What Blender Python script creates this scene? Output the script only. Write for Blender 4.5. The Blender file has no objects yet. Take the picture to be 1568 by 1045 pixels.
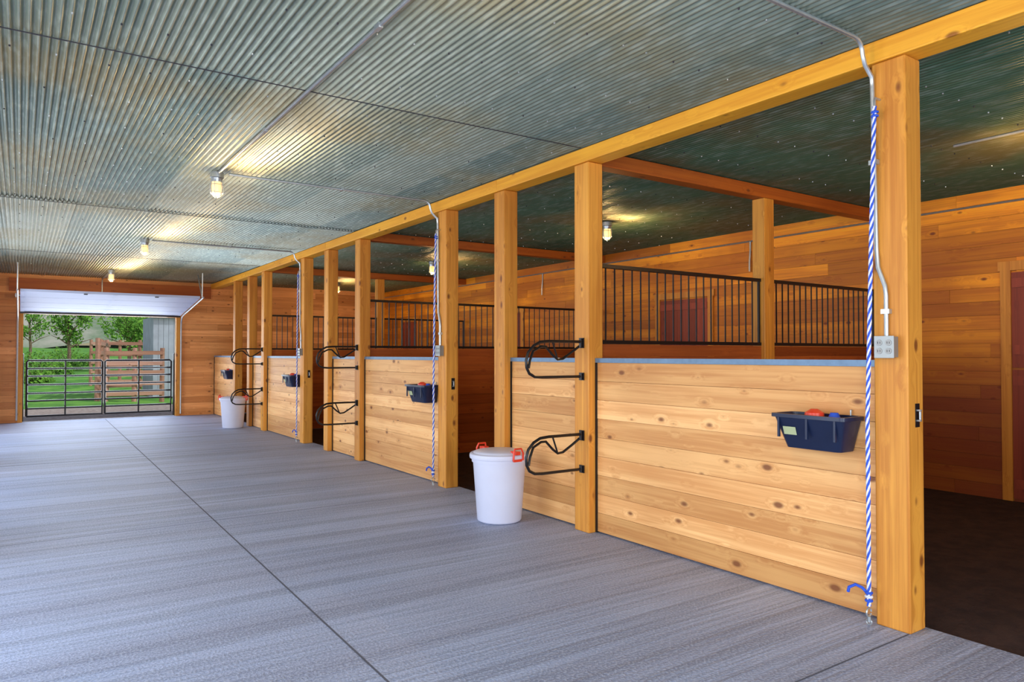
import bpy, math, random
from mathutils import Vector, Matrix
random.seed(7)
S=bpy.context.scene
try: S.view_settings.view_transform='Standard'
except Exception as e: print(e)

# ---------------------------------------------------------------- materials
def newmat(name):
    m=bpy.data.materials.new(name); m.use_nodes=True
    nt=m.node_tree; b=nt.nodes['Principled BSDF']; return m,nt,b
def N(nt,t,**k):
    n=nt.nodes.new(t)
    for a,v in k.items(): setattr(n,a,v)
    return n
def mth(nt,op,a,b=None,c=None):
    n=N(nt,'ShaderNodeMath',operation=op)
    for i,x in enumerate((a,b,c)):
        if x is None: continue
        if isinstance(x,(int,float)): n.inputs[i].default_value=x
        else: nt.links.new(x,n.inputs[i])
    return n.outputs[0]
def mixc(nt,f,a,b,mode='MIX'):
    n=N(nt,'ShaderNodeMix',data_type='RGBA',blend_type=mode)
    for i,x in ((0,f),(6,a),(7,b)):
        if isinstance(x,(int,float)): n.inputs[i].default_value=x
        elif isinstance(x,tuple): n.inputs[i].default_value=(*x,1) if len(x)==3 else x
        else: nt.links.new(x,n.inputs[i])
    return n.outputs[2]
def ss(nt,x,a,b):
    n=N(nt,'ShaderNodeMapRange',interpolation_type='SMOOTHSTEP')
    nt.links.new(x,n.inputs[0]); n.inputs[1].default_value=a; n.inputs[2].default_value=b
    return n.outputs[0]
def simple(name,col,rough=0.5,metal=0.0,var=0.12,scale=12,emit=None,es=0):
    m,nt,b=newmat(name)
    tc=N(nt,'ShaderNodeTexCoord'); nz=N(nt,'ShaderNodeTexNoise'); nz.inputs['Scale'].default_value=scale
    nz.inputs['Detail'].default_value=4
    nt.links.new(tc.outputs['Object'],nz.inputs['Vector'])
    c=mixc(nt,nz.outputs[0],tuple(x*(1-var) for x in col),tuple(min(1,x*(1+var)) for x in col))
    nt.links.new(c,b.inputs['Base Color']); b.inputs['Roughness'].default_value=rough; b.inputs['Metallic'].default_value=metal
    if emit: b.inputs['Emission Color'].default_value=(*emit,1); b.inputs['Emission Strength'].default_value=es
    return m
def wood(name,axis,light,dark,knot,rough=0.55,knots=1.0,var=0.5,vstain=0.0,low=None,grain=0.7,lowr=(1.2,2.4)):
    m,nt,b=newmat(name)
    tc=N(nt,'ShaderNodeTexCoord'); sp=N(nt,'ShaderNodeSeparateXYZ'); nt.links.new(tc.outputs['Object'],sp.inputs[0])
    o=[sp.outputs[i] for i in range(3)]
    al=o[axis]; ac=[o[i] for i in range(3) if i!=axis]
    at=N(nt,'ShaderNodeAttribute',attribute_name='tint'); tint=at.outputs['Fac']
    al2=mth(nt,'ADD',al,mth(nt,'MULTIPLY',tint,23.7))
    cv=N(nt,'ShaderNodeCombineXYZ')
    nt.links.new(mth(nt,'MULTIPLY',al2,4.6),cv.inputs[0]); nt.links.new(mth(nt,'MULTIPLY',ac[0],8.5),cv.inputs[1]); nt.links.new(mth(nt,'MULTIPLY',ac[1],8.5),cv.inputs[2])
    vo=N(nt,'ShaderNodeTexVoronoi'); vo.inputs['Scale'].default_value=1.0; nt.links.new(cv.outputs[0],vo.inputs['Vector'])
    sc=N(nt,'ShaderNodeSeparateColor'); nt.links.new(vo.outputs['Color'],sc.inputs[0])
    # per-knot size variation; roughly a third of the cells carry no knot
    d=mth(nt,'ADD',vo.outputs['Distance'],mth(nt,'MULTIPLY',mth(nt,'POWER',sc.outputs[0],2.0),0.22))
    halo=mth(nt,'SUBTRACT',1.0,ss(nt,d,0.08,0.5))
    kn=mth(nt,'SUBTRACT',1.0,ss(nt,d,0.08*knots,0.20*knots))
    a0=mth(nt,'ADD',ac[0],mth(nt,'MULTIPLY',halo,0.05))
    def gn(f1,f2,dist):
        c2=N(nt,'ShaderNodeCombineXYZ')
        nt.links.new(mth(nt,'MULTIPLY',al2,f1),c2.inputs[0]); nt.links.new(mth(nt,'MULTIPLY',a0,f2),c2.inputs[1]); nt.links.new(mth(nt,'MULTIPLY',ac[1],f2),c2.inputs[2])
        n_=N(nt,'ShaderNodeTexNoise'); n_.inputs['Scale'].default_value=1.0; n_.inputs['Detail'].default_value=5; n_.inputs['Roughness'].default_value=0.55
        n_.inputs['Distortion'].default_value=dist
        nt.links.new(c2.outputs[0],n_.inputs['Vector']); return n_.outputs[0]
    g1=gn(0.55,11,0.4); g2=gn(1.2,60,0.1)
    g=ss(nt,mth(nt,'ADD',mth(nt,'MULTIPLY',g1,0.6),mth(nt,'MULTIPLY',g2,0.4)),0.38,0.64)
    nz2=N(nt,'ShaderNodeTexNoise'); nz2.inputs['Scale'].default_value=0.9; nz2.inputs['Detail'].default_value=3
    nt.links.new(tc.outputs['Object'],nz2.inputs['Vector'])
    base=mixc(nt,mth(nt,'MULTIPLY',g,grain),light,dark)
    tv=mth(nt,'MULTIPLY_ADD',tint,var,1-var*0.5)
    cc=N(nt,'ShaderNodeCombineColor')
    nt.links.new(tv,cc.inputs[0]); nt.links.new(mth(nt,'POWER',tv,1.25),cc.inputs[1]); nt.links.new(mth(nt,'POWER',tv,1.7),cc.inputs[2])
    base=mixc(nt,1.0,base,cc.outputs[0],'MULTIPLY')
    base=mixc(nt,mth(nt,'MULTIPLY',ss(nt,nz2.outputs[0],0.4,0.7),0.25+vstain),base,tuple(x*0.8 for x in dark))
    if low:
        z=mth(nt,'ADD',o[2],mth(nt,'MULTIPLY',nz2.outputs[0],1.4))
        base=mixc(nt,mth(nt,'MULTIPLY',mth(nt,'SUBTRACT',1.0,ss(nt,z,*lowr)),0.8),base,low)  # shade on the lower wall, painted into the base colour
    base=mixc(nt,mth(nt,'MULTIPLY',kn,0.9),base,knot)
    nt.links.new(base,b.inputs['Base Color'])
    b.inputs['Roughness'].default_value=rough
    bp=N(nt,'ShaderNodeBump'); bp.inputs['Strength'].default_value=0.2; bp.inputs['Distance'].default_value=0.003
    nt.links.new(g2,bp.inputs['Height']); nt.links.new(bp.outputs[0],b.inputs['Normal'])
    return m
W_panel=wood('fir_panel_wood',1,(0.92,0.52,0.20),(0.62,0.25,0.065),(0.20,0.055,0.012),var=0.5,grain=0.75,knots=1.15)
W_far=wood('far_wall_wood',0,(0.85,0.38,0.12),(0.56,0.19,0.045),(0.2,0.06,0.015))
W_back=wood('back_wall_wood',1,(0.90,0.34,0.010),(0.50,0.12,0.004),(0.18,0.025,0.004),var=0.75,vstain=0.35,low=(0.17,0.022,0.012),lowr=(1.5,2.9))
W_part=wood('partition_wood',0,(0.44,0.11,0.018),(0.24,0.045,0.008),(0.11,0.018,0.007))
W_ddoor=wood('stall_door_wood',2,(0.30,0.05,0.02),(0.17,0.025,0.012),(0.1,0.02,0.01))
W_post=wood('post_wood',2,(0.80,0.36,0.05),(0.50,0.165,0.016),(0.17,0.04,0.006),var=0.3,knots=1.1,grain=0.8)
W_beamY=wood('beam_wood_long',1,(0.98,0.50,0.04),(0.72,0.28,0.016),(0.26,0.08,0.01),var=0.25,knots=1.1)
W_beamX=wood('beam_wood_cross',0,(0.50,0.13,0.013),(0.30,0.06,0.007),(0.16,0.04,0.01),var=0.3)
BLACK=simple('black_powdercoat',(0.012,0.012,0.015),0.35,0.3)
NAVY=simple('navy_plastic',(0.006,0.014,0.05),0.35)
GALV=simple('galvanized_steel',(0.50,0.56,0.60),0.35,0.75,0.2,30)
CAPM=simple('galvanized_cap',(0.15,0.24,0.36),0.45,0.4,0.25,25)
WHITEP=simple('white_plastic',(0.66,0.69,0.86),0.35,0,0.03)
RECP=simple('receptacle_grey',(0.33,0.34,0.34),0.4,0,0.05)
REDP=simple('red_plastic',(0.80,0.05,0.02),0.35)
LABEL=simple('label_paper',(0.45,0.52,0.30),0.5)
DOORW=simple('white_door_panel',(0.50,0.57,0.76),0.6,0,0.04)
BLUEF=simple('blue_rope_fibre',(0.02,0.09,0.62),0.7)
WHITEF=simple('white_rope_fibre',(0.74,0.77,0.84),0.7)
GLASS=simple('lamp_glass_glowing',(0.6,0.5,0.35),0.2,0,0.02,emit=(1.0,0.58,0.18),es=1.7)
DARK=simple('dark_joint',(0.035,0.035,0.045),0.9)
JOINT=simple('concrete_joint',(0.09,0.10,0.14),0.9)
PLATE=simple('outlet_plate',(0.30,0.32,0.32),0.4,0.6)

def metal(name,ca,cb,stain,sparkle,metalf,sf=0.55):
    m,nt,b=newmat(name)
    tc=N(nt,'ShaderNodeTexCoord'); at=N(nt,'ShaderNodeAttribute',attribute_name='tint')
    nz=N(nt,'ShaderNodeTexNoise'); nz.inputs['Scale'].default_value=0.9; nz.inputs['Detail'].default_value=5
    nt.links.new(tc.outputs['Object'],nz.inputs['Vector'])
    mp=N(nt,'ShaderNodeMapping'); mp.inputs['Scale'].default_value=(25,6,25); nt.links.new(tc.outputs['Object'],mp.inputs[0])
    vo=N(nt,'ShaderNodeTexNoise'); vo.inputs['Scale'].default_value=1; vo.inputs['Detail'].default_value=3; nt.links.new(mp.outputs[0],vo.inputs['Vector'])
    base=mixc(nt,at.outputs['Fac'],ca,cb)
    base=mixc(nt,mth(nt,'MULTIPLY',ss(nt,nz.outputs[0],0.42,0.66),sf),base,stain)
    base=mixc(nt,mth(nt,'MULTIPLY',ss(nt,vo.outputs[0],0.45,0.7),sparkle),base,(0.55,0.62,0.54))
    nt.links.new(base,b.inputs['Base Color'])
    b.inputs['Metallic'].default_value=metalf
    nt.links.new(mth(nt,'MULTIPLY_ADD',nz.outputs[0],0.25,0.33),b.inputs['Roughness'])
    return m
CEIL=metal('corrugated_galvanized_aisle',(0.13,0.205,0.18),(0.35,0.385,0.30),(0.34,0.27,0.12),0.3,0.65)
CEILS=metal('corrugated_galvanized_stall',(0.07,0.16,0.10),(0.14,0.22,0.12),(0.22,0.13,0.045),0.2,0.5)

def concrete():
    m,nt,b=newmat('broomed_concrete')
    tc=N(nt,'ShaderNodeTexCoord')
    def nz(sc,det=5):
        n=N(nt,'ShaderNodeTexNoise'); n.inputs['Scale'].default_value=1; n.inputs['Detail'].default_value=det
        mpn=N(nt,'ShaderNodeMapping'); mpn.inputs['Scale'].default_value=sc
        nt.links.new(tc.outputs['Object'],mpn.inputs[0]); nt.links.new(mpn.outputs[0],n.inputs['Vector']); return n.outputs[0]
    broom=nz((0.9,38,1),4); ridge=nz((0.18,9,1),3); band=nz((0.10,2.0,1),3); blotch=nz((0.5,0.6,1),5); fine=nz((75,75,75),3)
    c=mixc(nt,ss(nt,blotch,0.3,0.7),(0.29,0.365,0.56),(0.41,0.49,0.70))
    c=mixc(nt,mth(nt,'MULTIPLY',ss(nt,band,0.42,0.62),0.5),c,(0.23,0.25,0.36))
    c=mixc(nt,mth(nt,'MULTIPLY',ss(nt,ridge,0.50,0.60),0.45),c,(0.15,0.18,0.27))
    c=mixc(nt,mth(nt,'MULTIPLY',ss(nt,broom,0.46,0.60),0.42),c,(0.15,0.19,0.30))
    c=mixc(nt,mth(nt,'MULTIPLY',ss(nt,fine,0.45,0.62),0.35),c,(0.60,0.68,0.86))
    nt.links.new(c,b.inputs['Base Color']); b.inputs['Roughness'].default_value=0.58
    h=mth(nt,'ADD',broom,mth(nt,'MULTIPLY',fine,0.6)); h=mth(nt,'ADD',h,mth(nt,'MULTIPLY',ridge,1.3))
    bp=N(nt,'ShaderNodeBump'); bp.inputs['Strength'].default_value=0.9; bp.inputs['Distance'].default_value=0.010
    nt.links.new(h,bp.inputs['Height']); nt.links.new(bp.outputs[0],b.inputs['Normal'])
    return m
CONC=concrete()
def ground(name,a,bcol,sc,bump=0.03):
    m,nt,b=newmat(name); tc=N(nt,'ShaderNodeTexCoord')
    n=N(nt,'ShaderNodeTexNoise'); n.inputs['Scale'].default_value=sc; n.inputs['Detail'].default_value=8; n.inputs['Roughness'].default_value=0.7
    nt.links.new(tc.outputs['Object'],n.inputs['Vector'])
    nt.links.new(mixc(nt,ss(nt,n.outputs[0],0.35,0.65),a,bcol),b.inputs['Base Color']); b.inputs['Roughness'].default_value=0.95
    bp=N(nt,'ShaderNodeBump'); bp.inputs['Distance'].default_value=bump; nt.links.new(n.outputs[0],bp.inputs['Height']); nt.links.new(bp.outputs[0],b.inputs['Normal'])
    return m
DIRT=ground('stall_dirt',(0.022,0.008,0.008),(0.05,0.022,0.017),7)
GRAVEL=ground('gravel',(0.26,0.20,0.18),(0.46,0.39,0.36),12)
GRASS=ground('grass',(0.035,0.16,0.012),(0.14,0.36,0.035),0.8)
HILL=ground('hazy_hill',(0.12,0.19,0.11),(0.34,0.34,0.30),0.06)
LEAF=ground('leaves',(0.03,0.13,0.012),(0.16,0.36,0.04),3)
BARK=ground('bark',(0.10,0.07,0.05),(0.22,0.16,0.12),9)
OLDW=wood('weathered_fence_wood',0,(0.46,0.25,0.19),(0.26,0.13,0.10),(0.1,0.06,0.05))
SHED=simple('grey_shed_boards',(0.34,0.39,0.50),0.8,0,0.35,3)

# ---------------------------------------------------------------- mesh builder
class MB:
    def __init__(s): s.v=[];s.f=[];s.t=[];s.m=[];s.sm=[];s.mats=[]
    def mi(s,mat):
        if mat not in s.mats: s.mats.append(mat)
        return s.mats.index(mat)
    def add(s,vs,fs,mat,tint=None,smooth=False):
        o=len(s.v); s.v+= [tuple(v) for v in vs]; k=s.mi(mat)
        t=random.random() if tint is None else tint
        for f in fs: s.f.append([i+o for i in f]); s.t.append(t); s.m.append(k); s.sm.append(smooth)
    def box(s,a,b,mat,tint=None,ch=0.0):
        x0,y0,z0=a; x1,y1,z1=b
        vs=[(x0,y0,z0),(x1,y0,z0),(x1,y1,z0),(x0,y1,z0),(x0,y0,z1),(x1,y0,z1),(x1,y1,z1),(x0,y1,z1)]
        fs=[(0,3,2,1),(4,5,6,7),(0,1,5,4),(1,2,6,5),(2,3,7,6),(3,0,4,7)]
        s.add(vs,fs,mat,tint)
    def tube(s,pts,r,mat,n=8,caps=True,closed=False):
        pts=[Vector(p) for p in pts]; L=len(pts); rs=r if isinstance(r,(list,tuple)) else [r]*L
        vs=[];prev=None
        for i,p in enumerate(pts):
            if closed: t=(pts[(i+1)%L]-pts[i-1])
            else: t=(pts[min(i+1,L-1)]-pts[max(i-1,0)])
            t.normalize()
            if prev is None:
                u=t.orthogonal().normalized()
            else:
                u=prev-t*prev.dot(t)
                u=u.normalized() if u.length>1e-6 else t.orthogonal().normalized()
            prev=u; w=t.cross(u)
            for k in range(n):
                a=2*math.pi*k/n; vs.append(p+(u*math.cos(a)+w*math.sin(a))*rs[i])
        fs=[]
        for i in range(L if closed else L-1):
            j=(i+1)%L
            for k in range(n):
                k2=(k+1)%n; fs.append((i*n+k,i*n+k2,j*n+k2,j*n+k))
        if caps and not closed: fs.append(tuple(reversed(range(n)))); fs.append(tuple((L-1)*n+k for k in range(n)))
        s.add(vs,fs,mat,None,True)
    def lathe(s,prof,mat,c=(0,0,0),n=32,cap0=True,cap1=True):
        vs=[];L=len(prof)
        for r,z in prof:
            for k in range(n):
                a=2*math.pi*k/n; vs.append((c[0]+r*math.cos(a),c[1]+r*math.sin(a),c[2]+z))
        fs=[]
        for i in range(L-1):
            for k in range(n):
                k2=(k+1)%n; fs.append((i*n+k,i*n+k2,(i+1)*n+k2,(i+1)*n+k))
        if cap0: fs.append(tuple(reversed(range(n))))
        if cap1: fs.append(tuple((L-1)*n+k for k in range(n)))
        s.add(vs,fs,mat,None,True)
    def loft(s,loops,mat,cap0=True,cap1=True,smooth=False):
        n=len(loops[0]); vs=[p for l in loops for p in l]; fs=[]
        for i in range(len(loops)-1):
            for k in range(n):
                k2=(k+1)%n; fs.append((i*n+k,i*n+k2,(i+1)*n+k2,(i+1)*n+k))
        if cap0: fs.append(tuple(reversed(range(n))))
        if cap1: fs.append(tuple((len(loops)-1)*n+k for k in range(n)))
        s.add(vs,fs,mat,None,smooth)
    def obj(s,name,loc=(0,0,0),bevel=0,parent=None,rot=0,sharp=35):
        me=bpy.data.meshes.new(name); me.from_pydata(s.v,[],s.f)
        for m in s.mats: me.materials.append(m)
        me.polygons.foreach_set('material_index',s.m); me.polygons.foreach_set('use_smooth',s.sm)
        a=me.attributes.new('tint','FLOAT','FACE'); a.data.foreach_set('value',s.t)
        me.update()
        try: me.set_sharp_from_angle(angle=math.radians(sharp+10))
        except Exception: pass
        o=bpy.data.objects.new(name,me); S.collection.objects.link(o); o.location=loc; o.rotation_euler=(0,0,rot)
        if bevel:
            b=o.modifiers.new('bevel','BEVEL'); b.width=bevel; b.segments=2; b.limit_method='ANGLE'
        if parent: o.parent=parent
        return o
def arc(c,r,a0,a1,n,plane):
    out=[]
    for i in range(n+1):
        a=math.radians(a0+(a1-a0)*i/n); u=math.cos(a)*r; v=math.sin(a)*r
        d={'xz':(u,0,v),'yz':(0,u,v),'xy':(u,v,0)}[plane]; out.append((c[0]+d[0],c[1]+d[1],c[2]+d[2]))
    return out

# ---------------------------------------------------------------- dims
XL=-0.85; XB=8.0; Y0=-3.5; Y1=17.9; ZC=3.05
PF=3.68; PB=3.83
P1,P2,P3=1.87,4.33,5.52
posts=[-2.6+0.0,P1,P2,P3,6.62,8.94,10.12,11.20,13.45,14.46,15.58]
PW=0.175
# ---------------------------------------------------------------- floor
b=MB(); b.box((XL-0.2,Y0-6,-0.15),(PB+0.02,Y1+0.15,0),CONC); b.box((PB+0.02,Y0,-0.15),(XB+0.15,Y1+0.15,-0.03),DIRT)
b.obj('floor')
b=MB()
b.add([(1.182,Y0-2,0.0012),(1.193,Y0-2,0.0012),(1.543,Y1,0.0012),(1.532,Y1,0.0012)],[(0,1,2,3)],JOINT)
for y in (-2.7,1.88,6.45,11.0,15.6):
    b.box((XL,y-(0.004 if y<2 else 0.0025),0.0),(PF-0.0,y+(0.004 if y<2 else 0.0025),0.0012),JOINT)
b.obj('floor_joint')
# ---------------------------------------------------------------- board walls
def boards(b,plane,c,th,u0,u1,z0,z1,mat,h=0.14,lmin=2.2,lmax=4.2,holes=()):
    z=z0;
    while z<z1-0.01:
        zt=min(z+h,z1); u=u0
        while u<u1-0.01:
            ut=min(u+random.uniform(lmin,lmax),u1)
            if u1-ut<0.5: ut=u1
            segs=[(u,ut)]
            for (a,bb,ha,hb) in holes:
                if zt>ha+0.01 and z<hb-0.01:
                    ns=[]
                    for (p,q) in segs:
                        if q<=a or p>=bb: ns.append((p,q)); continue
                        if p<a: ns.append((p,a))
                        if q>bb: ns.append((bb,q))
                    segs=ns
            t=random.random(); j=random.uniform(0,0.003)
            for (p,q) in segs:
                if q-p<0.005: continue
                if plane=='x': b.box((c+j,p+0.001,z+0.0011),(c+th,q-0.001,zt-0.0011),mat,t)
                else: b.box((p+0.001,c+j,z+0.0011),(q-0.001,c+th,zt-0.0011),mat,t)
            u=ut
        z=zt
sd=[(2.05,3.15),(6.72,7.82),(11.3,12.4),(15.7,16.7)]
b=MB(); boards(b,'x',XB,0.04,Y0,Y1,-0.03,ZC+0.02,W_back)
b.box((XB+0.045,Y0,-0.03),(XB+0.1,Y1,ZC+0.1),W_back,0.2)
b.obj('wall_right')
for i,(a,c) in enumerate(sd):
    b=MB()
    for y in (a,c-0.09): b.box((XB-0.032,y,-0.025),(XB-0.002,y+0.09,2.22),W_post,0.2)
    b.box((XB-0.032,a-0.02,2.22),(XB-0.002,c+0.02,2.31),W_post,0.2)
    n=8; w_=(c-a-0.18)/n
    for k in range(n):
        for z0_,z1_ in ((0,1.25),(1.27,2.2)): b.box((XB-0.016,a+0.09+k*w_+0.001,z0_),(XB-0.003,a+0.09+(k+1)*w_-0.001,z1_),W_ddoor)
    for z in (0.1,1.1,1.4,2.05): b.box((XB-0.03,a+0.1,z),(XB-0.016,c-0.1,z+0.09),W_ddoor,0.9)
    b.obj('door_%d'%(i+1))
DX0,DX1,DZ=0.05,2.93,2.24
b=MB(); boards(b,'y',Y1,0.04,XL,XB,0,ZC+0.02,W_far,holes=[(DX0,DX1,-1,DZ)],lmin=1.5,lmax=3)
b.box((XL,Y1+0.045,0),(DX0,Y1+0.12,ZC+0.1),W_far,0.2); b.box((DX1,Y1+0.045,0),(XB,Y1+0.12,ZC+0.1),W_far,0.2); b.box((DX0,Y1+0.045,DZ),(DX1,Y1+0.12,ZC+0.1),W_far,0.2)
b.obj('wall_far')
b=MB()
b.box((DX0-0.09,Y1-0.03,0),(DX0,Y1+0.13,DZ),W_post,0.3); b.box((DX1,Y1-0.03,0),(DX1+0.09,Y1+0.13,DZ),W_post,0.3)
b.box((DX0-0.25,Y1-0.05,2.70),(PF-0.01,Y1-0.002,2.97),W_beamX,0.1)
b.obj('trim_door')
LO=[(-2.6,1.2),(2.3,6.0),(7.2,10.8),(12.0,15.6)]
b=MB(); boards(b,'x',XL-0.04,0.04,Y0,Y1,0,ZC+0.02,W_back,holes=[(a,c,-1,2.66) for a,c in LO])
prev=Y0
for a,c in LO+[(Y1,Y1)]:
    b.box((XL-0.12,prev,0),(XL-0.042,a,2.66),W_back,0.2); prev=c
b.box((XL-0.12,Y0,2.66),(XL-0.042,Y1,ZC+0.1),W_back,0.2)
b.obj('wall_left')
b=MB(); boards(b,'y',Y0-0.04,0.04,XL,XB,0,ZC+0.02,W_far,holes=[(-0.75,3.65,-1,2.8)])
b.obj('wall_near')
# ---------------------------------------------------------------- ceiling (real corrugation)
PIT=0.042
def corr(b,x0,x1,y0,y1,z,mat,pitch=PIT,amp=0.0105,k=8):
    sheet=0.672; x=x0
    while x<x1-1e-4:
        xe=min(x+sheet,x1); n=max(1,int(round((xe-x)/pitch*k)))
        vs=[];fs=[]; dz=random.uniform(0,0.003)
        ov=0.01
        for i in range(n+1):
            xx=x+(xe+ov-x)*i/n; zz=z+dz+amp*math.cos(2*math.pi*xx/pitch)+(0.004 if i==0 else 0)
            vs+=[(xx,y0,zz),(xx,y1,zz)]
        for i in range(n): fs.append((2*i,2*i+1,2*i+3,2*i+2))
        b.add(vs,fs,mat,random.random(),True); x=xe
ys=[Y0,-0.2,4.40,9.15,13.7,Y1+0.05]
b=MB()
for i in range(5):
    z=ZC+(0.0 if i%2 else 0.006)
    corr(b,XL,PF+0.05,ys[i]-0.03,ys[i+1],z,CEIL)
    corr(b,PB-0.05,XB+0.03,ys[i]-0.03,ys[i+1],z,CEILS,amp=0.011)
b.box((XL-0.1,Y0-0.1,ZC+0.04),(XB+0.15,Y1+0.15,ZC+0.10),W_far,0.2)
b.obj('ceiling',sharp=80)
b=MB()
y=Y0+0.2
while y<Y1:
    x=XL+0.1+random.uniform(0,0.05)
    while x<XB-0.05:
        xx=(round(x/PIT)+0.5)*PIT; r=0.0055
        if not (PF-0.03<xx<PB+0.03):
            vs=[(xx+r*math.cos(a*math.pi/3),y+r*math.sin(a*math.pi/3),ZC-0.009) for a in range(6)]+[(xx+r*0.8*math.cos(a*math.pi/3),y+r*.8*math.sin(a*math.pi/3),ZC-0.017) for a in range(6)]
            b.add(vs,[(i,(i+1)%6,6+(i+1)%6,6+i) for i in range(6)]+[(6,7,8,9,10,11)],GALV if random.random()<.6 else DARK)
        x+=0.22+random.uniform(-.03,.03)
    y+=0.61
b.obj('ceiling_screws')
b=MB()
for yy in ys[1:-1]:
    b.box((XL,yy-0.004,ZC-0.012),(PF-0.015,yy+0.004,ZC-0.008),DARK)
b.obj('trim_ceiling_lap')
# ---------------------------------------------------------------- posts and beams
for y in posts:
    b=MB(); b.box((PF,y,0),(PB,y+PW,2.922),W_post,random.random())
    o=b.obj('timber_post',bevel=0.008)
b=MB(); y=Y0
while y<Y1-0.01:
    ye=min(y+4.57,Y1-0.01); b.box((PF-0.012,y,2.925),(PB+0.0,ye-0.002,ZC-0.013),W_beamY,random.random()); y=ye
b.obj('timber_beam',bevel=0.006)
parts=[-0.22,4.36,8.97,13.48]
for yp in parts:
    b=MB(); b.box((PB+0.001,yp+0.01,2.92),(XB-0.002,yp+0.14,ZC-0.013),W_beamX); b.obj('cross_beam',bevel=0.006)
    b=MB(); b.box((5.93,yp+0.005,-0.03),(6.08,yp+0.145,2.918),W_post,0.8); b.obj('partition_post',bevel=0.006)
    b=MB()
    for xa,xb in ((PB+0.003,5.928),(6.082,XB-0.035)):
        boards(b,'y',yp+0.045,0.04,xa,xb,-0.02,1.48,W_part,lmin=5,lmax=6)
        for z in (1.50,2.12): b.box((xa,yp+0.045,z-0.015),(xb,yp+0.085,z+0.015),BLACK)
        n=int((xb-xa)/0.098)
        for i in range(n+1):
            x=xa+0.012+(xb-xa-0.024)*i/n
            b.tube([(x,yp+0.065,1.5),(x,yp+0.065,2.12)],0.0075 if 0<i<n else 0.014,BLACK,6)
    b.obj('stall_partition')
# ---------------------------------------------------------------- stall fronts
fronts=[(P1,P2),(P2,P3),(6.62,8.94),(8.94,10.12),(11.20,13.45),(13.45,14.46),(15.58,Y1-PW-0.004)]
for a,c in fronts:
    b=MB(); ya,yb=a+PW+0.003,c-0.003 if c<17 else Y1-0.06
    boards(b,'x',3.755,0.04,ya+0.004,yb-0.004,0.012,1.335,W_panel,h=0.147,lmin=2.6,lmax=5)
    b.box((3.745,ya,1.335),(3.81,yb,1.37),CAPM)
    b.box((3.748,ya,0.005),(3.80,ya+0.012,1.334),BLACK); b.box((3.744,yb-0.014,0.005),(3.80,yb,1.334),BLACK)
    b.obj('stall_front_wall')
# ---------------------------------------------------------------- saddle racks
def rack(z,y):
    b=MB(); r=0.0115
    out=[(-0.01,0,0.275),(-0.34,0,0.275),(-0.42,0,0.268),(-0.48,0,0.24),(-0.53,0,0.19),(-0.55,0,0.13),(-0.545,0,0.075),(-0.52,0,0.03),(-0.47,0,0.005),(-0.40,0,0),(-0.01,0,0)]
    b.tube(out,r,BLACK,8)
    inn=[(-0.53,-0.004,0.07),(-0.515,0.0,0.13),(-0.47,0.02,0.20),(-0.39,0.03,0.235),(-0.34,0.035,0.235),(-0.27,0.04,0.17),(-0.22,0.04,0.135),(-0.17,0.04,0.14),(-0.09,0.03,0.19),(-0.01,0.02,0.245)]
    b.tube(inn,0.010,BLACK,8)
    b.tube([(-0.30,0,0.27),(-0.24,0.02,0.15)],0.007,BLACK,6)
    for za,zb in ((-0.03,0.03),(0.225,0.305)):
        b.box((-0.010,-0.02,za),(-0.001,0.035,zb),BLACK)
        b.tube([(-0.02,0,za+0.005),(-0.02,0,zb-0.005)],0.013,BLACK,8)
    return b.obj('saddle_rack',(PF-0.001,y,z))
for py in (P2,8.94,13.45):
    for z in (1.225,0.495): rack(z,py+0.07)
# ---------------------------------------------------------------- feed troughs
def rrect(x0,x1,y0,y1,z,r=0.03,n=4):
    p=[]
    for cx,cy,a0 in ((x1-r,y1-r,0),(x0+r,y1-r,90),(x0+r,y0+r,180),(x1-r,y0+r,270)):
        for i in range(n+1):
            a=math.radians(a0+90*i/n); p.append((cx+r*math.cos(a),cy+r*math.sin(a),z))
    return p
def trough(y):
    b=MB(); w=0.45;pr=0.20
    L=[rrect(-pr*0.75,-0.0,0.06,w-0.06,0),rrect(-pr,0.0,0.015,w-0.015,0.17),rrect(-pr-0.014,0.0,0.0,w,0.172),rrect(-pr-0.014,0.0,0.0,w,0.192),
       rrect(-pr+0.006,-0.015,0.02,w-0.02,0.192),rrect(-pr*0.75+0.008,-0.015,0.07,w-0.07,0.012)]
    b.loft(L,NAVY)
    for yy in (0.06,w/2,w-0.05): b.box((-pr+0.01,yy-0.006,0.06),(-pr-0.002,yy+0.006,0.17),NAVY)
    b.add([(-0.1745,w-0.15,0.075),(-0.1745,w-0.07,0.075),(-0.189,w-0.07,0.12),(-0.189,w-0.15,0.12)],[(0,1,2,3)],LABEL)
    b.lathe([(0.045,0),(0.055,0.03),(0.055,0.14),(0.05,0.18),(0.02,0.20)],REDP,(-0.085,0.25,0.02),14)
    b.lathe([(0.04,0),(0.045,0.03),(0.045,0.13),(0.02,0.185)],BLUEF,(-0.07,0.14,0.02),12)
    b.tube([(-0.01,0.08,0.17),(-0.01,0.08,0.22),(-0.001,0.08,0.22)],0.005,GALV,6)
    return b.obj('feed_trough',(3.752,y,0.875))
for py in (P1,6.62,11.2,15.58): trough(py+PW+0.085)
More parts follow.
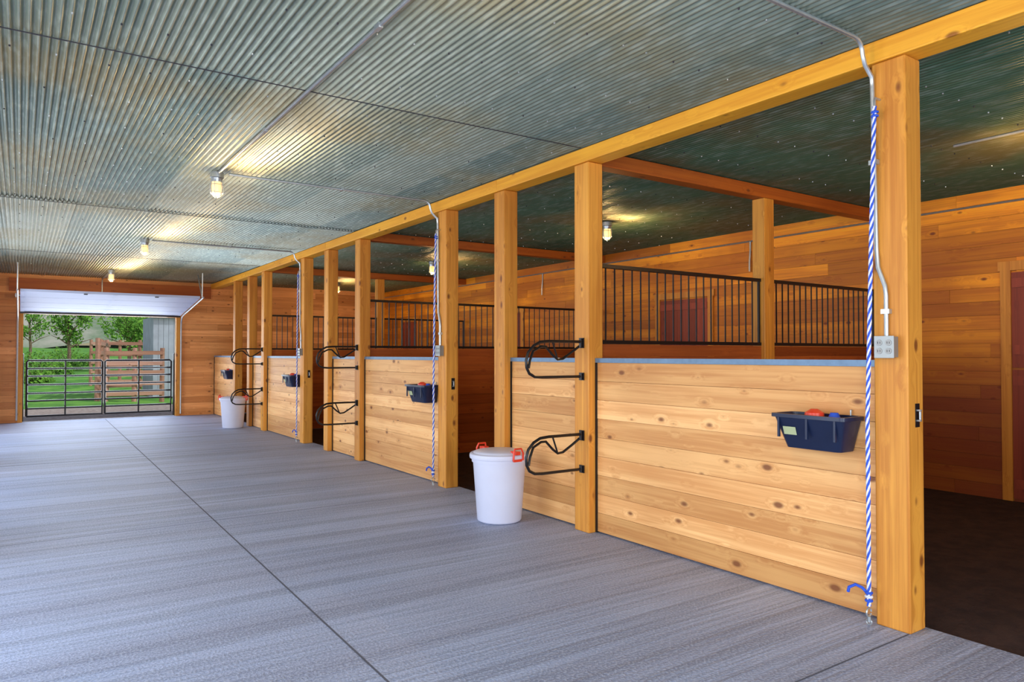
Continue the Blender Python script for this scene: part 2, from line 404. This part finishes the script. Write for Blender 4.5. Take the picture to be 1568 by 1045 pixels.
# ---------------------------------------------------------------- bins
def bin_(x,y,rot):
    b=MB()
    b.lathe([(0.165,0.0),(0.18,0.008),(0.187,0.02),(0.222,0.50),(0.232,0.50),(0.234,0.53),(0.226,0.535)],WHITEP,n=40)
    # snap-on lid: rolled rim, stepped shoulder, slightly domed centre
    b.lathe([(0.237,0.528),(0.249,0.531),(0.252,0.545),(0.250,0.566),(0.240,0.574),(0.222,0.574),(0.214,0.583),(0.19,0.592),(0.12,0.600),(0.04,0.603)],WHITEP,n=40)
    for s_ in (-1,1):
        b.box((-0.04,s_*0.245-0.010,0.52),(0.04,s_*0.245+0.010,0.54),REDP)
        b.tube([(-0.05,s_*0.255,0.53),(-0.048,s_*0.258,0.59),(-0.035,s_*0.25,0.625),(0.035,s_*0.25,0.625),(0.048,s_*0.258,0.59),(0.05,s_*0.255,0.53)],0.008,REDP,8)
        b.box((-0.022,s_*0.18,0.575),(0.022,s_*0.255,0.602),REDP)
    return b.obj('feed_bin',(x,y,0.001),rot=rot)
bin_(3.35,5.10,math.radians(4)); bin_(3.36,14.35,math.radians(60))
# ---------------------------------------------------------------- ropes
def rope(x,y,zt,tail=True):
    b=MB(); yb=y+0.055
    n=int((zt-0.10)/0.010); R=0.0055
    for k,mat in enumerate((BLUEF,WHITEF,BLUEF,WHITEF)):
        pts=[]
        for i in range(n+1):
            z=0.10+(zt-0.10)*i/n; a=2*math.pi*(z/0.12)+k*math.pi/2
            sway=0.004*math.sin(z*2.1); t=1-(z-0.1)/(zt-0.1)
            pts.append((x+R*math.cos(a)+sway,y+R*math.sin(a)+0.055*min(1,t*1.6),z))
        b.tube(pts,0.0058,mat,6)
    b.tube(arc((x,yb,0.07),0.022,0,330,10,'xz'),0.005,GALV,6)
    b.tube([(x,yb,0.048),(x,yb,0.02)],0.009,GALV,8)
    b.tube(arc((x,yb,0.020),0.014,0,350,10,'yz'),0.004,GALV,6)
    for z in (0.13,0.15,0.17): b.tube(arc((x,yb,z),0.014,0,360,10,'xy'),0.007,BLUEF if z!=0.15 else WHITEF,6)
    if tail:
        b.tube([(x,yb,0.16),(x-0.01,yb+0.03,0.19),(x-0.02,yb+0.06,0.2),(x-0.03,yb+0.09,0.18),(x-0.03,yb+0.095,0.155)],0.008,BLUEF,6)
    b.tube([(x,y,zt-0.01),(x,y,zt+0.03),(x+0.008,y,zt+0.045),(x+0.022,y,zt+0.045),(PF-0.001,y,zt+0.045)],0.006,GALV,6)
    for z in (zt-0.05,zt-0.03): b.tube(arc((x,y,z),0.014,0,360,10,'xy'),0.006,BLUEF,6)
    return b.obj('lead_rope')
for py in (P1,6.62,11.2): rope(PF-0.05,py+PW-0.045,2.68)
# ---------------------------------------------------------------- conduits & boxes
def conduit(pts,r=0.0115,name='electrical_conduit',straps=()):
    b=MB(); b.tube(pts,r,GALV,8)
    for p,d in straps:
        if d=='c': b.box((p[0]-0.012,p[1]-0.03,p[2]-0.014),(p[0]+0.012,p[1]+0.03,p[2]+0.013),GALV)
        else: b.box((p[0]-0.014,p[1]-0.022,p[2]-0.012),(p[0]+0.013,p[1]+0.022,p[2]+0.012),GALV)
    return b.obj(name)
LX=1.45; zc=ZC-0.025
lights=[-2.5,2.05,6.85,11.4,15.95]
for i,(ly,py) in enumerate(zip(lights[1:4],(P1,6.62,11.2))):
    yv=py+PW-0.012; y2=py+PW-0.075; xf=PF-0.0135
    pts=[(LX+0.09,yv,zc),(3.50,yv,zc)]+[(3.50+0.08*math.sin(a),yv,zc-0.08+0.08*math.cos(a)) for a in (0.4,0.8,1.2,1.57)]
    pts+=[(3.60,yv,2.90),(xf-0.004,yv,2.85),(xf,yv,2.80),(xf,yv-0.015,1.95),(xf,yv-0.022,1.85),(xf,y2+0.005,1.75),(xf,y2,1.70),(xf,y2,1.495)]
    conduit(pts,straps=[((xf,yv-0.006,2.4),'p'),((xf,y2,1.62),'p'),((2.6,yv,zc),'c')])
conduit([(LX,Y0,zc),(LX,lights[2]-0.09,zc)],straps=[((LX,y,zc),'c') for y in (0.5,3.3,5.3)])
conduit([(LX+0.0,15.95+0.08,zc),(LX,Y1-0.10,zc),(LX,Y1-0.07,zc-0.05),(LX,Y1-0.07,2.75)])
conduit([(XB-0.014,Y0,2.90),(XB-0.014,Y1,2.90)])
for y in (6.1,10.7): conduit([(XB-0.014,y,2.90),(XB-0.014,y,2.78),(XB-0.03,y,2.62),(XB-0.03,y,2.5)])
for py in (P1,6.62,11.2):
    b=MB(); y=py+PW-0.080; x=PF
    b.box((x-0.045,y-0.048,1.385),(x-0.001,y+0.048,1.49),PLATE)
    b.box((x-0.049,y-0.051,1.381),(x-0.045,y+0.051,1.494),PLATE)
    for yy in (-0.024,0.024):
        for zz in (1.417,1.459):
            b.tube([(x-0.048,y+yy,zz),(x-0.052,y+yy,zz)],0.016,RECP,12)
            for q in (-0.006,0.006): b.box((x-0.0535,y+yy+q-0.0012,zz-0.005),(x-0.052,y+yy+q+0.0012,zz+0.006),DARK)
    b.obj('outlet_box',bevel=0.002)
for py in (P1,6.62,11.2):
    b=MB(); b.box((3.745,py-0.003,1.03),(3.785,py-0.0005,1.15),BLACK); b.tube([(3.765,py-0.015,1.07),(3.765,py-0.015,1.11)],0.006,GALV,6); b.box((3.758,py-0.02,1.06),(3.772,py-0.003,1.068),GALV); b.box((3.758,py-0.02,1.112),(3.772,py-0.003,1.12),GALV)
    b.obj('door_latch')
# ---------------------------------------------------------------- light fixtures
def jar(x,y,power,col=(1,0.70,0.36)):
    b=MB(); z=ZC-0.012
    b.lathe([(0.06,0),(0.06,-0.045),(0.04,-0.05)][::-1],GALV,(x,y,z),16)
    b.lathe([(0.045,-0.085),(0.05,-0.05)],GALV,(x,y,z),16)
    b.lathe([(0.012,-0.205),(0.03,-0.20),(0.042,-0.18),(0.045,-0.13),(0.043,-0.085)],GLASS,(x,y,z),16)
    for k in range(6):
        a=k*math.pi/3; c,s_=math.cos(a),math.sin(a)
        b.tube([(x+0.05*c,y+0.05*s_,z-0.07),(x+0.058*c,y+0.058*s_,z-0.12),(x+0.054*c,y+0.054*s_,z-0.19),(x+0.02*c,y+0.02*s_,z-0.22)],0.0028,GALV,5)
    for zz in (-0.11,-0.18): b.tube(arc((x,y,z+zz),0.057,0,345,16,'xy'),0.0026,GALV,5)
    o=b.obj('ceiling_light')
    l=bpy.data.lights.new('bulb','POINT'); l.energy=power; l.color=col; l.shadow_soft_size=0.02
    lo=bpy.data.objects.new('bulb',l); S.collection.objects.link(lo); lo.location=(x,y,z-0.242); lo.parent=o
for ly,pw in zip(lights,(36,36,26,26,28)): jar(LX,ly,pw)
for sy,pw in ((2.05,42),(6.70,30),(11.3,30),(15.9,30)): jar(6.0,sy,pw,(1,0.58,0.24))
conduit([(6.0,2.13,zc),(6.0,2.68,zc)]); 
# ---------------------------------------------------------------- overhead door
e=bpy.data.objects.new('overhead_door',None); S.collection.objects.link(e)
def dpt(t):
    return Vector((0,17.70-2.15*t,2.27+0.26*t))
b=MB()
for i in range(4):
    a=dpt(i/4+0.004); c=dpt((i+1)/4-0.004)
    vs=[]
    for x in (DX0-0.06,DX1+0.06):
        for p,dz in ((a,0),(c,0),(c,0.045),(a,0.045)): vs.append((x,p.y,p.z+dz))
    b.add(vs,[(0,1,2,3),(4,7,6,5),(0,4,5,1),(1,5,6,2),(2,6,7,3),(3,7,4,0)],DOORW)
    for x in (DX0-0.05,(DX0+DX1)/2-0.03,DX1-0.01):
        m1=a.lerp(c,0.03); m2=a.lerp(c,0.97)
        b.add([(x,m1.y,m1.z-0.006),(x+0.06,m1.y,m1.z-0.006),(x+0.06,m2.y,m2.z-0.006),(x,m2.y,m2.z-0.006)],[(0,1,2,3)],DOORW)
for x in (1.0,2.2):
    c=dpt(1); b.box((x-0.03,c.y-0.03,c.z-0.02),(x+0.03,c.y+0.03,c.z-0.004),DARK)
b.box((DX0-0.06,17.68,2.235),(DX1+0.06,17.73,2.27),BLACK)
b.obj('door_panel',parent=e)
b=MB()
for x in (DX0-0.10,DX1+0.10):
    pts=[(x,17.84,0.05),(x,17.84,2.05),(x,17.80,2.17),(x,17.70,2.26)]+[(x,dpt(t).y,dpt(t).z) for t in (0.1,0.5,1.05)]
    b.tube(pts,0.018,GALV,6)
    p=dpt(1.0); b.tube([(x,p.y,p.z),(x,p.y-0.02,ZC-0.01)],0.012,GALV,6); b.tube([(x,p.y,p.z),(x,p.y+0.45,ZC-0.01)],0.012,GALV,6)
b.tube([(DX0-0.15,17.72,2.60),(DX1+0.15,17.72,2.60)],0.014,GALV,8)
for x in (1.0,1.9): b.tube([(x,17.72,2.60),(x+0.5,17.72,2.60)],0.03,BLACK,10)
for x in (DX0-0.12,(DX0+DX1)/2,DX1+0.12): b.box((x-0.02,17.70,2.56),(x+0.02,17.84,2.64),GALV)
b.obj('door_track',parent=e)
# ---------------------------------------------------------------- gate (two leaves)
def gate(x0,x1,y):
    b=MB(); r=0.022
    z0,z1=0.10,1.27
    b.tube([(x0,y,z0),(x0,y,z1-0.03),(x0+0.03,y,z1),(x1-0.03,y,z1),(x1,y,z1-0.03),(x1,y,z0),(x0,y,z0)],r,BLACK,8)
    for z in (0.26,0.42,0.58,0.76,0.94,1.10): b.tube([(x0,y,z),(x1,y,z)],r*0.85,BLACK,8)
    xm=(x0+x1)/2; b.box((xm-0.015,y-0.012,z0),(xm+0.015,y+0.012,z1),BLACK)
    return b.obj('pipe_gate')
gate(DX0+0.07,1.50,Y1+0.28); gate(1.55,DX1-0.05,Y1+0.28)
b=MB()
for x in (DX0-0.02,DX1+0.03): 
    b.tube([(x,Y1+0.28,0.0),(x,Y1+0.28,1.4)],0.04,BLACK,12); b.lathe([(0.042,0),(0.03,0.02),(0.005,0.03)],BLACK,(x,Y1+0.28,1.4),12)
b.obj('gate_post')
# ---------------------------------------------------------------- outside
b=MB(); b.box((-15,Y1+0.15,-0.2),(20,22.5,-0.02),GRAVEL); b.box((-25,-20,-0.2),(XL-0.21,Y1+0.149,-0.02),GRAVEL); b.obj('gravel_yard')
b=MB(); nx,ny=50,70; vs=[];fs=[]
SL=0.022
def gz(x,y): return -0.05+max(0,(y-34))*SL
for j in range(ny+1):
    y=22.3+ (j/ny)**1.7*172
    for i in range(nx+1):
        x=-70+i*3.4
        z=gz(x,y)+0.10*math.sin(x*0.7+y*0.3)+ (0.05*math.sin(x*2.3)*math.cos(y*1.7))
        if y<27: z=min(z,0.01)
        vs.append((x,y,z))
for j in range(ny):
    for i in range(nx): fs.append((j*(nx+1)+i,j*(nx+1)+i+1,(j+1)*(nx+1)+i+1,(j+1)*(nx+1)+i))
b.add(vs,fs,GRASS,None,True); b.obj('grass_field')
b=MB(); vs=[];fs=[]
for j in range(14):
    for i in range(61):
        x=-250+i*10; y=150+j*22
        z=2+ (j/13)*74*(0.8+0.3*math.sin(x*0.013+1.2))+3*math.sin(x*0.05+j)
        vs.append((x,y,z))
for j in range(13):
    for i in range(60): fs.append((j*61+i,j*61+i+1,(j+1)*61+i+1,(j+1)*61+i))
b.add(vs,fs,HILL,None,True); b.obj('distant_hill')
def tree(x,y,h,r,n=1500):
    b=MB(); z=gz(x,y)
    b.tube([(x,y,z-0.3),(x+0.05,y,z+h*0.25),(x-0.05,y,z+h*0.55),(x,y,z+h*0.85)],[0.14,0.11,0.08,0.03],BARK,8)
    for k in range(9):
        a=k*2.4; zz=z+h*(0.3+0.05*k); l=r*(0.9-0.05*k)
        b.tube([(x,y,zz),(x+l*.5*math.cos(a),y+l*.5*math.sin(a),zz+h*.1),(x+l*math.cos(a),y+l*math.sin(a),zz+h*.16)],[0.05,0.035,0.012],BARK,5)
    blobs=[]
    for k in range(14):
        a=random.uniform(0,6.28); q=random.uniform(0.1,0.75)*r
        blobs.append((x+q*math.cos(a),y+q*math.sin(a),z+h*random.uniform(0.42,0.92),r*random.uniform(0.25,0.45)))
    for k in range(n):
        bx,by,bz,br=random.choice(blobs); d=Vector((random.gauss(0,1),random.gauss(0,1),random.gauss(0,.8))).normalized()*br*random.uniform(0.6,1.05)
        p=Vector((bx,by,bz))+d; s_=random.uniform(0.07,0.14)
        u=Vector((random.gauss(0,1),random.gauss(0,1),random.gauss(0,1))).normalized(); w=u.orthogonal().normalized()
        b.add([p-u*s_,p+w*s_*0.6,p+u*s_,p-w*s_*0.6],[(0,1,2,3)],LEAF)
    b.obj('tree')
tree(2.75,58,4.4,1.6); tree(5.75,52,4.2,2.0); tree(0.7,75,4.8,1.6,900); tree(7.6,62,4.6,1.9)
def bush(x,y,r):
    b=MB(); zg=gz(x,y)
    for k in range(6): 
        a=k*1.05; b.tube([(x,y,zg-0.1),(x+r*.6*math.cos(a),y+r*.6*math.sin(a),zg+r*.7)],[0.03,0.01],BARK,5)
    for k in range(700):
        d=Vector((random.gauss(0,1),random.gauss(0,1),abs(random.gauss(0,.8)))).normalized()*r*random.uniform(.5,1.0); p=Vector((x,y,zg))+d; s_=random.uniform(.05,.12)
        u=Vector((random.gauss(0,1),random.gauss(0,1),random.gauss(0,1))).normalized(); w=u.orthogonal().normalized()
        b.add([p-u*s_,p+w*s_*0.6,p+u*s_,p-w*s_*0.6],[(0,1,2,3)],LEAF)
    b.obj('bush')
for x,y,r in ((0.6,40,0.8),(1.7,48,0.9),(2.6,54,0.8),(4.2,60,1.1),(0.9,56,1.3),(3.2,70,1.5)): bush(x,y,r)
def fence(x0,y0,x1,y1,h,n,rails):
    b=MB()
    for i in range(n):
        t=i/(n-1); x=x0+(x1-x0)*t; y=y0+(y1-y0)*t
        b.tube([(x,y,-0.1),(x+0.01,y,h+0.15)],[0.075,0.065],OLDW,8)
    d=Vector((x1-x0,y1-y0,0)).normalized(); nn=Vector((-d.y,d.x,0))*0.02
    for k in range(rails):
        z=0.2+(h-0.2)*k/(rails-1)
        off=Vector((d.y,-d.x,0))*0.08
        a=Vector((x0,y0,z+random.uniform(-.02,.02)))+off; c=Vector((x1,y1,z+random.uniform(-.02,.02)))+off; hz=Vector((0,0,0.06))
        b.add([a-hz-nn,c-hz-nn,c+hz-nn,a+hz-nn,a-hz+nn,c-hz+nn,c+hz+nn,a+hz+nn],[(0,1,2,3),(7,6,5,4),(0,4,5,1),(3,2,6,7),(0,3,7,4),(1,5,6,2)],OLDW)
    b.obj('corral_fence')
fence(2.15,25,3.7,25.0,1.45,3,5); fence(1.95,25.3,2.9,33,1.75,5,6); fence(2.7,31,6,31,1.8,4,5); fence(2.6,37,6,37,1.9,4,5)
b=MB()
for i in range(11):
    x=3.72+i*0.16; b.box((x,27,-0.05),(x+0.15,27.03,2.7),SHED)
b.box((3.72,27.03,-0.05),(5.5,29.5,2.68),SHED)
b.add([(3.6,26.85,2.68),(5.6,26.85,2.68),(5.6,29.6,3.1),(3.6,29.6,3.1),(3.6,26.85,2.74),(5.6,26.85,2.74),(5.6,29.6,3.16),(3.6,29.6,3.16)],[(0,3,2,1),(4,5,6,7),(0,1,5,4),(1,2,6,5),(2,3,7,6),(3,0,4,7)],GALV)
b.obj('shed')
# ---------------------------------------------------------------- world and lights
w=bpy.data.worlds.new('World'); S.world=w; w.use_nodes=True; nt=w.node_tree
bg=nt.nodes['Background']; sky=nt.nodes.new('ShaderNodeTexSky')
sky.sky_type='NISHITA'; sky.sun_disc=False; sky.sun_elevation=math.radians(40); sky.sun_rotation=math.radians(200); sky.air_density=1.5; sky.dust_density=2
nt.links.new(sky.outputs[0],bg.inputs[0]); bg.inputs[1].default_value=0.15
sl=bpy.data.lights.new('sun','SUN'); sl.energy=2.8; sl.angle=0.05; sl.color=(1,0.95,0.82)
so=bpy.data.objects.new('sun',sl); S.collection.objects.link(so); so.location=(20,40,30); so.rotation_euler=(math.radians(48),0,math.radians(60))
def area(name,loc,rot,sx,sy,e,col):
    l=bpy.data.lights.new(name,'AREA'); l.shape='RECTANGLE'; l.size=sx; l.size_y=sy; l.energy=e; l.color=col
    o=bpy.data.objects.new(name,l); S.collection.objects.link(o); o.location=loc; o.rotation_euler=rot
area('daylight_near_doorway',(1.45,Y0-0.3,1.5),(math.radians(90),0,0),4.2,2.7,230,(0.78,0.87,1.0))
for i,(a,c) in enumerate(LO):
    area('daylight_side_doorway',(XL-0.9,(a+c)/2,1.5),(math.radians(90),0,math.radians(-90)),c-a,2.4,(190,140,125,140)[i],(0.80,0.88,1.0))
area('daylight_far_doorway',(1.49,Y1+0.6,1.3),(math.radians(-90),0,0),2.7,2.0,120,(0.82,0.89,1.0))
# ---------------------------------------------------------------- camera
cam=bpy.data.cameras.new('camera'); co=bpy.data.objects.new('camera',cam); S.collection.objects.link(co)
cam.sensor_width=36; cam.lens=25.35; co.location=(0,0,1.4); co.rotation_euler=(math.radians(90+1.06),0,math.radians(-34.3))
cam.clip_end=2000
S.camera=co
